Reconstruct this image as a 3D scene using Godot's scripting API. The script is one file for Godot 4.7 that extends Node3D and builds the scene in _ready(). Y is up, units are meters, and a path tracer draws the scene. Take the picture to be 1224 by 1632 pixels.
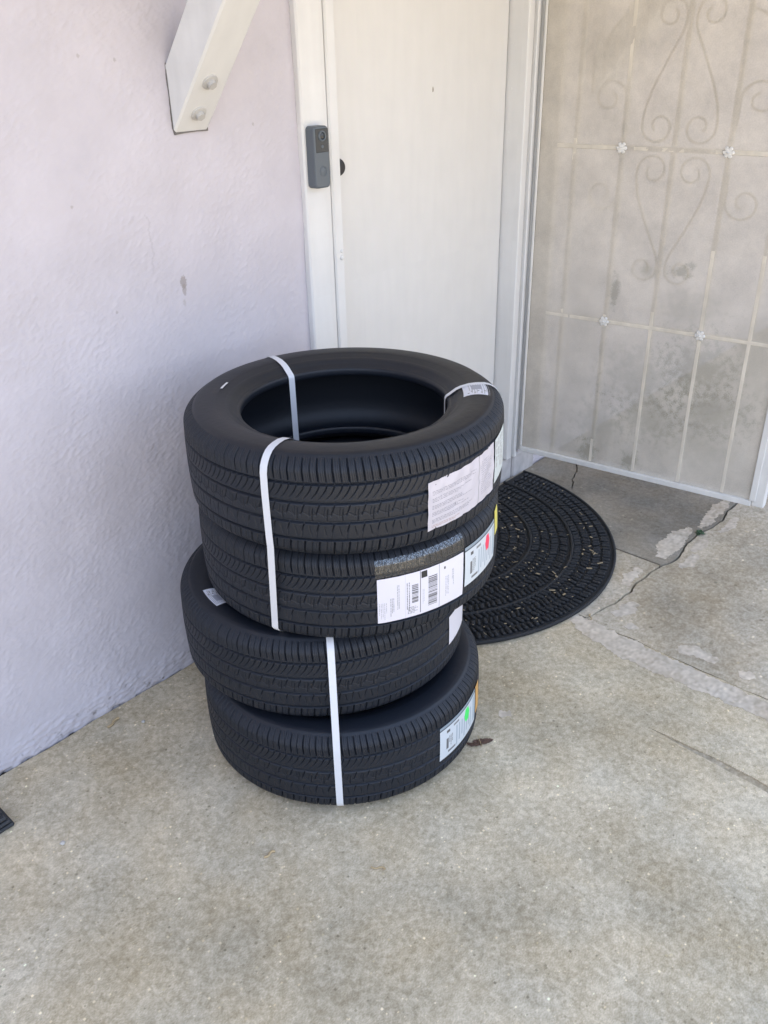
extends Node3D
# A porch corner: four new tires stacked beside a front door, an open security door, a half-round mat.
# Axes: the house wall is the plane z = 0, its length runs along +x, the floor is y = 0.

var taken := {}
var rng := RandomNumberGenerator.new()

# ---------------------------------------------------------------- helpers: nodes
func numbered(called: String) -> String:
	if not taken.has(called):
		taken[called] = 0
		return called
	taken[called] += 1
	return "%s_%03d" % [called, taken[called]]

func tag(o: Node, label: String, category: String, group := "") -> void:
	o.set_meta("label", label)
	o.set_meta("category", category)
	if group:
		o.set_meta("group", group)

func thing(called: String, label: String, category: String, at := Vector3.ZERO, turn := 0.0, group := "") -> Node3D:
	var o := Node3D.new()
	o.name = numbered(called)
	add_child(o)
	o.position = at
	o.rotation.y = turn
	tag(o, label, category, group)
	return o

func part(called: String, m: Mesh, mat: Material, parent: Node, at := Vector3.ZERO, basis := Basis()) -> MeshInstance3D:
	var o := MeshInstance3D.new()
	o.name = called
	o.mesh = m
	o.material_override = mat
	parent.add_child(o, true)
	o.transform = Transform3D(basis, at)
	return o

# ---------------------------------------------------------------- helpers: meshes
class Shape:
	var v := PackedVector3Array()
	var n := PackedVector3Array()
	func tri(a: Vector3, b: Vector3, c: Vector3, out: Vector3) -> void:
		var k := (c - a).cross(b - a)
		if k.length_squared() < 1e-16:
			return
		if k.dot(out) < 0.0:
			var t := b
			b = c
			c = t
			k = -k
		k = k.normalized()
		v.append(a); v.append(b); v.append(c)
		n.append(k); n.append(k); n.append(k)
	func quad(a: Vector3, b: Vector3, c: Vector3, d: Vector3, out: Vector3) -> void:
		tri(a, b, c, out)
		tri(a, c, d, out)
	# chamfered box between two corners
	func box(lo: Vector3, hi: Vector3, e := 0.003, t := Transform3D()) -> void:
		var mid := (lo + hi) * 0.5
		var h := (hi - lo) * 0.5
		e = minf(e, minf(h.x, minf(h.y, h.z)) * 0.9)
		var g := h - Vector3(e, e, e)
		var p := func(sx: int, sy: int, sz: int, ax: int) -> Vector3:
			var q := Vector3(sx * (h.x if ax == 0 else g.x), sy * (h.y if ax == 1 else g.y), sz * (h.z if ax == 2 else g.z))
			return t * (mid + q)
		var o := t * mid
		var dirs := [Vector3(1, 0, 0), Vector3(0, 1, 0), Vector3(0, 0, 1)]
		for ax in 3:
			for s in [-1, 1]:
				var c := []
				for k in [[-1, -1], [1, -1], [1, 1], [-1, 1]]:
					var q := [0, 0, 0]
					q[ax] = s
					q[(ax + 1) % 3] = k[0]
					q[(ax + 2) % 3] = k[1]
					c.append(p.call(q[0], q[1], q[2], ax))
				quad(c[0], c[1], c[2], c[3], (c[0] + c[2]) * 0.5 - o)
		if e <= 0.0:
			return
		for ax in 3:
			var b := (ax + 1) % 3
			var d := (ax + 2) % 3
			for s in [-1, 1]:
				for r in [-1, 1]:
					var c := []
					for k in [[-1, b], [1, b], [1, d], [-1, d]]:
						var q := [0, 0, 0]
						q[ax] = k[0]
						q[b] = s
						q[d] = r
						c.append(p.call(q[0], q[1], q[2], k[1]))
					quad(c[0], c[1], c[2], c[3], (c[0] + c[2]) * 0.5 - o)
		for sx in [-1, 1]:
			for sy in [-1, 1]:
				for sz in [-1, 1]:
					var a: Vector3 = p.call(sx, sy, sz, 0)
					tri(a, p.call(sx, sy, sz, 1), p.call(sx, sy, sz, 2), a - o)
	# convex prism: outline (points in order) moved by d
	func prism(pts: PackedVector3Array, d: Vector3) -> void:
		var mid := Vector3.ZERO
		for q in pts:
			mid += q
		mid = mid / pts.size() + d * 0.5
		for i in range(1, pts.size() - 1):
			tri(pts[0], pts[i], pts[i + 1], -d)
			tri(pts[0] + d, pts[i] + d, pts[i + 1] + d, d)
		for i in pts.size():
			var a := pts[i]
			var b := pts[(i + 1) % pts.size()]
			quad(a, b, b + d, a + d, (a + b) * 0.5 + d * 0.5 - mid)
	# slab from a flat outline in x, z (may be concave): top at y1, sides down to y0
	func slab(outline: PackedVector2Array, y0: float, y1: float) -> void:
		var ix := Geometry2D.triangulate_polygon(outline)
		for i in range(0, ix.size(), 3):
			var q := []
			for k in 3:
				var a := outline[ix[i + k]]
				q.append(Vector3(a.x, y1, a.y))
			tri(q[0], q[1], q[2], Vector3.UP)
		var cw := Geometry2D.is_polygon_clockwise(outline)
		for i in outline.size():
			var a := outline[i]
			var b := outline[(i + 1) % outline.size()]
			var d := b - a
			var o := Vector3(d.y, 0, -d.x) * (-1.0 if cw else 1.0)
			quad(Vector3(a.x, y1, a.y), Vector3(b.x, y1, b.y), Vector3(b.x, y0, b.y), Vector3(a.x, y0, a.y), o)
	func mesh(uvs := PackedVector2Array()) -> ArrayMesh:
		var m := ArrayMesh.new()
		var a := []
		a.resize(Mesh.ARRAY_MAX)
		a[Mesh.ARRAY_VERTEX] = v
		a[Mesh.ARRAY_NORMAL] = n
		if uvs.size():
			a[Mesh.ARRAY_TEX_UV] = uvs
		m.add_surface_from_arrays(Mesh.PRIMITIVE_TRIANGLES, a)
		return m
	# uv = x, z of the floor, in metres over the size of the picture
	func floor_mesh(size: Vector2) -> ArrayMesh:
		var u := PackedVector2Array()
		for q in v:
			u.append(Vector2(q.x / size.x, q.z / size.y))
		return mesh(u)

# smooth grid of nu x nv points, P[j * nu + i]; flip turns its normals over
func grid(P: PackedVector3Array, nu: int, nv: int, closed_u := false, closed_v := false, flip := false) -> ArrayMesh:
	var N := PackedVector3Array()
	var U := PackedVector2Array()
	N.resize(P.size())
	U.resize(P.size())
	var s := -1.0 if flip else 1.0
	for j in nv:
		var ja := (j + nv - 1) % nv if closed_v else maxi(j - 1, 0)
		var jb := (j + 1) % nv if closed_v else mini(j + 1, nv - 1)
		for i in nu:
			var ia := (i + nu - 1) % nu if closed_u else maxi(i - 1, 0)
			var ib := (i + 1) % nu if closed_u else mini(i + 1, nu - 1)
			N[j * nu + i] = (P[j * nu + ib] - P[j * nu + ia]).cross(P[jb * nu + i] - P[ja * nu + i]).normalized() * s
			U[j * nu + i] = Vector2(float(i) / (nu - 1), 1.0 - float(j) / (nv - 1))
	var I := PackedInt32Array()
	for j in (nv if closed_v else nv - 1):
		var j2 := (j + 1) % nv
		for i in (nu if closed_u else nu - 1):
			var i2 := (i + 1) % nu
			var a := j * nu + i
			var b := j * nu + i2
			var c := j2 * nu + i2
			var d := j2 * nu + i
			if flip:
				I.append_array([a, b, c, a, c, d])
			else:
				I.append_array([a, c, b, a, d, c])
	return arrays(P, N, U, I)

func arrays(P: PackedVector3Array, N: PackedVector3Array, U: PackedVector2Array, I: PackedInt32Array) -> ArrayMesh:
	var m := ArrayMesh.new()
	var a := []
	a.resize(Mesh.ARRAY_MAX)
	a[Mesh.ARRAY_VERTEX] = P
	a[Mesh.ARRAY_NORMAL] = N
	if U.size():
		a[Mesh.ARRAY_TEX_UV] = U
	a[Mesh.ARRAY_INDEX] = I
	m.add_surface_from_arrays(Mesh.PRIMITIVE_TRIANGLES, a)
	return m

# turned round the y axis; profile holds (radius, height)
func lathe(profile: PackedVector2Array, seg: int, flip := false) -> ArrayMesh:
	var P := PackedVector3Array()
	for q in profile:
		for i in seg:
			var t := TAU * i / seg
			P.append(Vector3(q.x * cos(t), q.y, q.x * sin(t)))
	return grid(P, seg, profile.size(), true, false, flip)

func tube(pts: PackedVector3Array, r: float, n := 6) -> ArrayMesh:
	var P := PackedVector3Array()
	var side := Vector3(0.123, 0.3, 0.94)
	for j in pts.size():
		var d := (pts[mini(j + 1, pts.size() - 1)] - pts[maxi(j - 1, 0)]).normalized()
		side = (side - d * side.dot(d)).normalized()
		var up := d.cross(side)
		for i in n:
			var t := TAU * i / n
			P.append(pts[j] + (side * cos(t) + up * sin(t)) * r)
	return grid(P, n, pts.size(), true, false, true)

# ---------------------------------------------------------------- helpers: pictures and materials
func noise_map(s: int, freq: float, w: int, h: int, kind := FastNoiseLite.TYPE_SIMPLEX_SMOOTH, oct := 3) -> PackedByteArray:
	var f := FastNoiseLite.new()
	f.seed = s
	f.frequency = freq
	f.noise_type = kind
	f.fractal_octaves = oct
	f.fractal_type = FastNoiseLite.FRACTAL_FBM if oct > 1 else FastNoiseLite.FRACTAL_NONE
	var im := f.get_image(w, h)
	im.convert(Image.FORMAT_L8)
	return im.get_data()

func mat(c: Color, rough := 0.7, spec := 0.5, metal := 0.0) -> StandardMaterial3D:
	var m := StandardMaterial3D.new()
	m.albedo_color = c.linear_to_srgb()
	m.roughness = rough
	m.metallic_specular = spec
	m.metallic = metal
	return m

func lin(r: float, g: float, b: float) -> Color:
	return Color(r, g, b)

func bumpy(m: StandardMaterial3D, freq: float, cm: float, scale: float, s := 1, oct := 4) -> void:
	var t := NoiseTexture2D.new()
	t.width = 512
	t.height = 512
	t.seamless = true
	var f := FastNoiseLite.new()
	f.seed = s
	f.frequency = freq
	f.fractal_octaves = oct
	t.noise = f
	m.heightmap_enabled = true
	m.heightmap_texture = t
	m.heightmap_scale = cm
	m.uv1_triplanar = true
	m.uv1_world_triplanar = true
	m.uv1_scale = Vector3.ONE * scale

# painted surface: a base colour with faint mottling and streaks along y (matter: brush marks and grime)
func painted(base: Color, amount: float, s: int, stretch := 6.0, rough := 0.55) -> StandardMaterial3D:
	var w := 256
	var h := 256
	var a := noise_map(s, 0.03, w, h, FastNoiseLite.TYPE_SIMPLEX_SMOOTH, 4)
	var b := noise_map(s + 1, 0.08, w, h, FastNoiseLite.TYPE_SIMPLEX_SMOOTH, 3)
	var im := Image.create(w, h, false, Image.FORMAT_RGB8)
	for y in h:
		for x in w:
			var k := (a[y * w + x] / 255.0 - 0.5) * 0.6 + (b[int(y / stretch) * w + x] / 255.0 - 0.5) * 0.6
			var c := base * (1.0 + k * amount)
			im.set_pixel(x, y, c.clamp().linear_to_srgb())
	var m := StandardMaterial3D.new()
	m.albedo_texture = ImageTexture.create_from_image(im)
	m.roughness = rough
	m.metallic_specular = 0.4
	m.uv1_triplanar = true
	m.uv1_world_triplanar = true
	m.uv1_scale = Vector3.ONE * 1.1
	return m

const PAVE := Vector2(3.2, 1.6)

func concrete(s: int, base: Color, speck: float, coarse: float, size: Vector2i, specks: int) -> StandardMaterial3D:
	var w := size.x
	var h := size.y
	var px := w / 3.2
	var big := noise_map(s, 2.2 / px, w, h, FastNoiseLite.TYPE_SIMPLEX_SMOOTH, 4)
	var midn := noise_map(s + 1, 32.0 / px, w, h, FastNoiseLite.TYPE_SIMPLEX_SMOOTH, 3)
	var fine := noise_map(s + 2, 110.0 / px, w, h, FastNoiseLite.TYPE_VALUE, 2)
	var warm := noise_map(s + 3, 4.5 / px, w, h, FastNoiseLite.TYPE_SIMPLEX_SMOOTH, 2)
	var data := PackedByteArray()
	data.resize(w * h * 3)
	var c := base.linear_to_srgb() * 255.0
	var r0 := c.r
	var g0 := c.g
	var b0 := c.b
	var rnd := s * 7919 + 17
	var was := 0
	for i in w * h:
		rnd = (rnd * 1103515245 + 12345) & 0x7fffffff
		var white := ((rnd >> 12) & 255) - 128
		var k: float = (big[i] - 128) * coarse + (midn[i] - 128) * coarse * 0.32 + (fine[i] - 128) * speck * 0.42 + (white + was) * speck * 0.2
		was = white
		var t: float = (warm[i] - 128) * 0.02
		data[i * 3] = clampi(int(r0 + k + t), 8, 250)
		data[i * 3 + 1] = clampi(int(g0 + k), 8, 250)
		data[i * 3 + 2] = clampi(int(b0 + k - t * 1.3), 8, 250)
	var im := Image.create_from_data(w, h, false, Image.FORMAT_RGB8, data)
	var g := RandomNumberGenerator.new()
	g.seed = s
	for i in specks:
		var x := g.randi_range(2, w - 4)
		var y := g.randi_range(2, h - 4)
		var q := im.get_pixel(x, y)
		var up := g.randf() < 0.55
		var f := g.randf_range(1.08, 1.24) if up else g.randf_range(0.80, 0.93)
		var e := 1 if g.randf() < 0.55 else 2 + (g.randi() % 2)
		im.fill_rect(Rect2i(x, y, e, maxi(1, e - (g.randi() % 2))), Color(q.r * f, q.g * f, q.b * f * 0.98).clamp())
	var m := StandardMaterial3D.new()
	m.albedo_texture = ImageTexture.create_from_image(im)
	m.roughness = 0.92
	m.metallic_specular = 0.35
	var ht := NoiseTexture2D.new()
	ht.width = 1024
	ht.height = 512
	ht.seamless = true
	var f2 := FastNoiseLite.new()
	f2.seed = s
	f2.noise_type = FastNoiseLite.TYPE_VALUE
	f2.frequency = 0.35
	f2.fractal_octaves = 3
	ht.noise = f2
	m.heightmap_enabled = true
	m.heightmap_texture = ht
	m.heightmap_scale = 0.05
	return m

# ---------------------------------------------------------------- the scene
func _ready() -> void:
	rng.seed = 7
	setup_view()
	build_ground()
	build_house()
	build_hood()
	build_front_door()
	build_security_door()
	build_doorbell()
	build_mat()
	build_tires()
	build_straps()
	build_small_things()

func setup_view() -> void:
	var cam := Camera3D.new()
	cam.name = "camera"
	add_child(cam)
	cam.transform = Transform3D(Basis(Vector3(0.67449, -0.02081, 0.73799), Vector3(0.36419, 0.87890, -0.30807), Vector3(-0.64220, 0.47656, 0.60039)).orthonormalized(), Vector3(0, 1.5, 1.7062))
	cam.fov = 61.41
	cam.near = 0.05
	cam.far = 400.0
	cam.current = true
	var e := Environment.new()
	e.background_mode = Environment.BG_SKY
	var sm := ProceduralSkyMaterial.new()
	sm.sky_top_color = Color(0.61, 0.69, 0.83)
	sm.sky_horizon_color = Color(0.88, 0.90, 0.93)
	sm.sky_curve = 0.22
	sm.sky_energy_multiplier = 1.0
	sm.ground_bottom_color = Color(0.35, 0.34, 0.32)
	sm.ground_horizon_color = Color(0.60, 0.60, 0.58)
	var sky := Sky.new()
	sky.sky_material = sm
	e.sky = sky
	e.background_energy_multiplier = 1.0
	e.tonemap_mode = Environment.TONE_MAPPER_LINEAR
	e.tonemap_exposure = 3.2
	e.sdfgi_enabled = true
	e.ssao_enabled = true
	e.ssil_enabled = true
	var we := WorldEnvironment.new()
	we.name = "environment"
	we.environment = e
	add_child(we)
	var sun := DirectionalLight3D.new()
	sun.name = "sun"
	sun.light_energy = 1.6
	sun.light_color = Color(1.0, 0.95, 0.87)
	sun.light_angular_distance = 0.5
	sun.shadow_enabled = true
	add_child(sun)
	sun.look_at_from_position(Vector3(-1.0, 7.5, -3.3), Vector3.ZERO, Vector3.UP)

# jagged line from a to b; keeps its ends
func jag(a: Vector2, b: Vector2, step: float, amp: float, g: RandomNumberGenerator) -> PackedVector2Array:
	var n := maxi(2, int(a.distance_to(b) / step))
	var out := PackedVector2Array()
	var side := (b - a).normalized().orthogonal()
	var drift := 0.0
	for i in n:
		var t := float(i) / n
		drift = drift * 0.75 + g.randf_range(-amp, amp) * 0.6
		out.append(a.lerp(b, t) + (side * (drift if i > 0 else 0.0)))
	return out

func build_ground() -> void:
	var bed := Shape.new()
	bed.quad(Vector3(-60, -0.022, -60), Vector3(60, -0.022, -60), Vector3(60, -0.022, 60), Vector3(-60, -0.022, 60), Vector3.UP)
	var bm := mat(lin(0.28, 0.25, 0.20), 0.95, 0.3)
	bumpy(bm, 0.06, 0.4, 3.0, 5)
	var o := part("ground", bed.mesh(), bm, self)
	o.set_meta("kind", "structure")
	var pave := Node3D.new()
	pave.name = "pavement"
	add_child(pave)
	pave.set_meta("kind", "structure")
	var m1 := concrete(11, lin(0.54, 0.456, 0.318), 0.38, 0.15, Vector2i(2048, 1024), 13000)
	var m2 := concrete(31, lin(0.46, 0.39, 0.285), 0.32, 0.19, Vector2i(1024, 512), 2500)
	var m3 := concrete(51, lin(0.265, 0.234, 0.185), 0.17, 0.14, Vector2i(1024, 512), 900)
	var g := RandomNumberGenerator.new()
	g.seed = 4
	# shared joint lines
	var wall_side := jag(Vector2(1.914, 0.006), Vector2(-6.0, 0.006), 0.035, 0.004, g)
	var j_in := jag(Vector2(1.914, 0.745), Vector2(1.914, 0.006), 0.03, 0.003, g)      # under the mat
	var j_out := jag(Vector2(1.876, 9.0), Vector2(1.914, 0.745), 0.03, 0.0045, g)
	var slab := Shape.new()
	var p := PackedVector2Array()
	p.append_array(j_out)
	p.append_array(j_in)
	p.append_array(wall_side)
	p.append(Vector2(-6.0, 0.006))
	p.append(Vector2(-6.0, 9.0))
	# a tooled joint that dies out in the slab
	p.append(Vector2(1.36, 9.0))
	var notch := jag(Vector2(1.578, 1.9), Vector2(1.617, 1.08), 0.04, 0.003, g)
	p.append_array(notch)
	p.append(Vector2(1.619, 1.07))
	for i in notch.size():
		var q := notch[notch.size() - 1 - i]
		p.append(q + Vector2(0.005 + 0.016 * clampf((q.y - 1.08) / 0.2, 0, 1), 0.0))
	p.append(Vector2(1.40, 9.0))
	slab.slab(p, -0.02, 0.0)
	part("slab", slab.floor_mesh(PAVE), m1, pave)
	# filling of the tooled joint
	var fill := Shape.new()
	fill.slab(PackedVector2Array([Vector2(1.56, 1.9), Vector2(1.60, 1.06), Vector2(1.64, 1.06), Vector2(1.62, 1.9)]), -0.018, -0.003)
	part("joint_filler", fill.floor_mesh(PAVE), m2, pave)
	# slab beyond the joint, outside the crack
	var crack := [Vector2(1.925, 0.715), Vector2(2.03, 0.735), Vector2(2.136, 0.744), Vector2(2.19, 0.733), Vector2(2.232, 0.738), Vector2(2.319, 0.745), Vector2(2.40, 0.764), Vector2(2.451, 0.757), Vector2(2.52, 0.744), Vector2(2.603, 0.745), Vector2(2.68, 0.765), Vector2(2.743, 0.770), Vector2(2.82, 0.752), Vector2(2.896, 0.754), Vector2(3.1, 0.76), Vector2(3.6, 0.75), Vector2(6.0, 0.76)]
	var cr := PackedVector2Array()
	for i in crack.size() - 1:
		cr.append_array(jag(crack[i], crack[i + 1], 0.014, 0.0035, g))
	cr.append(crack[-1])
	var wide := PackedFloat32Array()
	for q in cr:
		var w0 := 0.0022 + 0.0032 * maxf(0.0, sin(q.x * 9.0 + 1.0)) + g.randf_range(0, 0.002)
		if q.x > 2.3 and q.x < 2.66:
			w0 += 0.0022
		wide.append(w0)
	slab = Shape.new()
	p = PackedVector2Array()
	for i in cr.size():
		p.append(cr[i] + Vector2(0, wide[i]))
	p.append(Vector2(6.0, 9.0))
	p.append(Vector2(1.886, 9.0))
	for i in j_out.size():
		var q := j_out[i]
		if q.y > 0.75:
			p.append(q + Vector2(0.004 + 0.002 * sin(q.y * 31.0), 0))
	slab.slab(p, -0.02, -0.001)
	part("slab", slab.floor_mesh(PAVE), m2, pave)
	# porch slabs between the crack and the wall, a seam between them
	slab = Shape.new()
	p = PackedVector2Array()
	for i in cr.size():
		if cr[i].x < 2.328:
			p.append(cr[i] - Vector2(0, 0.001))
	p.append_array(jag(Vector2(2.328, 0.742), Vector2(2.328, 0.006), 0.03, 0.002, g))
	p.append(Vector2(2.328, 0.006))
	p.append(Vector2(1.925, 0.006))
	slab.slab(p, -0.02, 0.001)
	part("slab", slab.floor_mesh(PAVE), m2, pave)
	slab = Shape.new()
	p = PackedVector2Array()
	p.append(Vector2(2.3335, 0.744))
	for i in cr.size():
		if cr[i].x > 2.336:
			p.append(cr[i] - Vector2(0, 0.001))
	p.append(Vector2(6.0, 0.006))
	# a hairline crack runs in from the wall by the mat
	p.append(Vector2(2.862, 0.006))
	var hair := jag(Vector2(2.845, 0.13), Vector2(2.62, 0.235), 0.012, 0.007, g)
	p.append_array(hair)
	p.append(Vector2(2.60, 0.25))
	for i in hair.size():
		p.append(hair[hair.size() - 1 - i] + Vector2(-0.002, -0.0045))
	p.append(Vector2(2.855, 0.006))
	p.append(Vector2(2.3335, 0.006))
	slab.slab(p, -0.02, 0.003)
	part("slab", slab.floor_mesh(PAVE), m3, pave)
	# smears of pale mortar along the joint and the crack
	var pale := concrete(71, lin(0.56, 0.48, 0.375), 0.34, 0.12, Vector2i(512, 256), 500)
	var smear := func(line: Array, half: Array, y: float) -> void:
		var a := PackedVector2Array()
		var b := PackedVector2Array()
		for i in line.size():
			var d: Vector2 = (line[mini(i + 1, line.size() - 1)] - line[maxi(i - 1, 0)]).normalized().orthogonal()
			a.append(line[i] + d * half[i])
			b.append(line[i] - d * half[i])
		var out := PackedVector2Array()
		for i in a.size() - 1:
			out.append_array(jag(a[i], a[i + 1], 0.004, 0.0075, g))
		out.append(a[-1])
		b.reverse()
		for i in b.size() - 1:
			out.append_array(jag(b[i], b[i + 1], 0.004, 0.0075, g))
		out.append(b[-1])
		if Geometry2D.triangulate_polygon(out).is_empty():
			return
		var s := Shape.new()
		s.slab(out, y - 0.004, y + 0.0009)
		part("mortar_patch", s.floor_mesh(PAVE), pale, pave)
	smear.call([Vector2(1.905, 0.66), Vector2(1.885, 0.75), Vector2(1.868, 0.87), Vector2(1.866, 1.0), Vector2(1.868, 1.15), Vector2(1.868, 1.32), Vector2(1.86, 1.6), Vector2(1.85, 2.2)], [0.014, 0.034, 0.044, 0.042, 0.036, 0.034, 0.028, 0.014], 0.0)
	smear.call([Vector2(1.99, 0.765), Vector2(2.04, 0.785), Vector2(2.09, 0.79)], [0.012, 0.024, 0.010], -0.001)
	smear.call([Vector2(1.955, 0.83), Vector2(1.985, 0.84)], [0.012, 0.016], -0.001)
	smear.call([Vector2(1.96, 0.985), Vector2(1.985, 1.03), Vector2(1.975, 1.09)], [0.016, 0.024, 0.012], -0.001)
	smear.call([Vector2(1.965, 1.155), Vector2(1.985, 1.19)], [0.014, 0.016], -0.001)
	smear.call([Vector2(2.37, 0.722), Vector2(2.45, 0.712), Vector2(2.55, 0.706), Vector2(2.62, 0.708)], [0.016, 0.036, 0.030, 0.008], 0.003)
	smear.call([Vector2(2.64, 0.735), Vector2(2.72, 0.735), Vector2(2.82, 0.722), Vector2(2.92, 0.728)], [0.006, 0.020, 0.022, 0.008], 0.003)
	smear.call([Vector2(2.48, 0.785), Vector2(2.56, 0.785), Vector2(2.62, 0.78)], [0.006, 0.018, 0.006], -0.001)
	smear.call([Vector2(2.66, 0.795), Vector2(2.72, 0.81), Vector2(2.80, 0.80)], [0.008, 0.017, 0.008], -0.001)
	smear.call([Vector2(2.36, 0.80), Vector2(2.41, 0.81), Vector2(2.47, 0.80)], [0.008, 0.018, 0.010], -0.001)
	smear.call([Vector2(2.15, 0.712), Vector2(2.21, 0.700), Vector2(2.27, 0.705)], [0.010, 0.020, 0.010], 0.001)
	smear.call([Vector2(1.415, 0.765), Vector2(1.435, 0.79)], [0.007, 0.010], 0.0)

# ---------------------------------------------------------------- house
func build_house() -> void:
	var house := thing("house", "pale stucco house wall with white door surround behind the stacked tires", "house")
	# visible stretch of stucco, trowelled relief
	var x0 := 0.25
	var x1 := 1.5475
	var y1 := 1.78
	var nu := 325
	var nv := 446
	var n1 := FastNoiseLite.new()
	n1.seed = 3
	n1.frequency = 46.0
	n1.fractal_octaves = 3
	var n2 := FastNoiseLite.new()
	n2.seed = 8
	n2.frequency = 4.0
	n2.fractal_octaves = 2
	var n3 := FastNoiseLite.new()
	n3.seed = 14
	n3.frequency = 11.0
	var n4 := FastNoiseLite.new()
	n4.seed = 23
	n4.frequency = 112.0
	n4.fractal_octaves = 2
	var P := PackedVector3Array()
	for j in nv:
		var y := y1 * j / (nv - 1)
		for i in nu:
			var x := x0 + (x1 - x0) * i / (nu - 1)
			var cover := 0.75 + 0.6 * n2.get_noise_2d(x, y * 0.8)
			var a := n1.get_noise_2d(x, y) * 0.75 + n4.get_noise_2d(x * 0.85 + y * 0.2, y) * 0.7
			var z := clampf(a, -0.35, 0.6) * 0.0018 * clampf(cover, 0.4, 1.0) + n2.get_noise_2d(x, y) * 0.0025 + n3.get_noise_2d(x, y) * 0.0008
			# the rough foot of the wall, proud of the rest by a few millimetres
			var edge := 0.075 + 0.022 * n3.get_noise_2d(x * 0.35, 3.0)
			var foot := smoothstep(edge + 0.02, edge - 0.02, y)
			z += foot * (0.003 + 0.0035 * n1.get_noise_2d(x * 0.55, y * 2.2))
			# ragged lower edge
			if j < 3:
				z -= maxf(0.0, n3.get_noise_2d(x * 1.6, 9.0)) * 0.012
			P.append(Vector3(x, y - 0.006, z))
	# the picture of the stucco: paint with faint mottling, a drip of brown, scuffs of dirt at the foot
	var w := 768
	var h := 1024
	var big := noise_map(21, 0.008, w, h, FastNoiseLite.TYPE_SIMPLEX_SMOOTH, 4)
	var dirt := noise_map(22, 0.045, w, h, FastNoiseLite.TYPE_SIMPLEX_SMOOTH, 4)
	var im := Image.create(w, h, false, Image.FORMAT_RGB8)
	var base := lin(0.575, 0.543, 0.578)
	for yy in h:
		var y := y1 * (1.0 - float(yy) / h)
		for xx in w:
			var k := yy * w + xx
			var c := base * (1.0 + (big[k] / 255.0 - 0.5) * 0.10 + (dirt[k] / 255.0 - 0.5) * 0.03)
			if y < 0.12:
				var lim := 0.57 + y * 3.2
				var d := dirt[k] / 255.0
				if d > lim:
					c = c.lerp(lin(0.20, 0.18, 0.16), clampf((d - lim) * 4.0, 0.0, 0.75))
			im.set_pixel(xx, yy, c.clamp().linear_to_srgb())
	var spot := func(x: float, y: float, c: Color, rx: float, ry: float, f: float) -> void:
		var cx := int((x - x0) / (x1 - x0) * w)
		var cy := int((1.0 - y / y1) * h)
		for dy in range(-ceili(ry), ceili(ry) + 1):
			for dx in range(-ceili(rx), ceili(rx) + 1):
				var e := pow(dx / rx, 2) + pow(dy / ry, 2) + rng.randf_range(-0.3, 0.3)
				if e < 1.0 and cx + dx >= 0 and cx + dx < w and cy + dy >= 0 and cy + dy < h:
					var q := im.get_pixel(cx + dx, cy + dy)
					im.set_pixel(cx + dx, cy + dy, q.lerp(c.linear_to_srgb(), f))
	spot.call(1.163, 1.032, lin(0.30, 0.26, 0.24), 5.0, 9.0, 0.6)
	spot.call(1.163, 1.015, lin(0.32, 0.28, 0.26), 3.0, 8.0, 0.5)
	spot.call(1.160, 0.985, lin(0.42, 0.39, 0.38), 2.0, 5.0, 0.4)
	for q in [[1.41, 1.35], [0.92, 1.23], [1.07, 1.49], [0.99, 1.50], [0.98, 1.0]]:
		spot.call(q[0], q[1], lin(0.36, 0.33, 0.31), 2.0, 2.0, 0.5)
	var cx := 1.09
	for i in 40:   # hair crack below the brace
		cx += rng.randf_range(-0.004, 0.004)
		spot.call(cx, 1.19 - i * 0.003, lin(0.46, 0.43, 0.45), 1.2, 1.2, 0.35)
	var sm := StandardMaterial3D.new()
	sm.albedo_texture = ImageTexture.create_from_image(im)
	sm.roughness = 0.85
	sm.metallic_specular = 0.35
	part("stucco_wall", grid(P, nu, nv), sm, house)
	var plain := mat(base, 0.85, 0.35)
	bumpy(plain, 0.09, 0.25, 2.5, 3)
	var s := Shape.new()
	s.box(Vector3(-5, -0.02, -0.25), Vector3(x0, 3.3, 0.0), 0)
	s.box(Vector3(x0, y1 - 0.006, -0.25), Vector3(1.60, 3.3, 0.0), 0)
	s.box(Vector3(x0, -0.02, -0.25), Vector3(1.60, y1 - 0.006, -0.02), 0)
	part("wall", s.mesh(), plain, house)
	s = Shape.new()
	s.box(Vector3(1.60, 2.16, -0.25), Vector3(2.62, 3.3, -0.002), 0)
	part("wall", s.mesh(), plain, house)
	s = Shape.new()
	s.box(Vector3(2.60, -0.02, -0.25), Vector3(8, 3.3, -0.003), 0)
	part("wall", s.mesh(), plain, house)
	# back of the house, the roof with its eave
	s = Shape.new()
	s.box(Vector3(-5, -0.02, -8.2), Vector3(8, 3.3, -8.0), 0)
	part("wall", s.mesh(), plain, house)
	for x in [-5.0, 7.8]:
		s = Shape.new()
		s.box(Vector3(x + 0.001, -0.02, -8.0), Vector3(x + 0.199, 3.298, -0.25), 0)
		part("wall", s.mesh(), plain, house)
	s = Shape.new()
	s.box(Vector3(-5.4, 3.302, -8.6), Vector3(8.4, 3.5, 0.75), 0.01)
	part("roof", s.mesh(), mat(lin(0.28, 0.23, 0.2), 0.9), house)
	# door surround
	var trim := painted(lin(0.74, 0.735, 0.72), 0.10, 61, 8.0)
	var fr := func(called: String, lo: Vector3, hi: Vector3, m: Material, e := 0.003) -> MeshInstance3D:
		var q := Shape.new()
		q.box(lo, hi, e)
		return part(called, q.mesh(), m, house)
	fr.call("casing_board", Vector3(1.5478, 0.0, -0.02), Vector3(1.625, 2.16, 0.018), trim, 0.004)
	fr.call("frame_lip", Vector3(1.626, 0.10, -0.02), Vector3(1.650, 2.14, 0.002), trim, 0.002)
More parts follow.
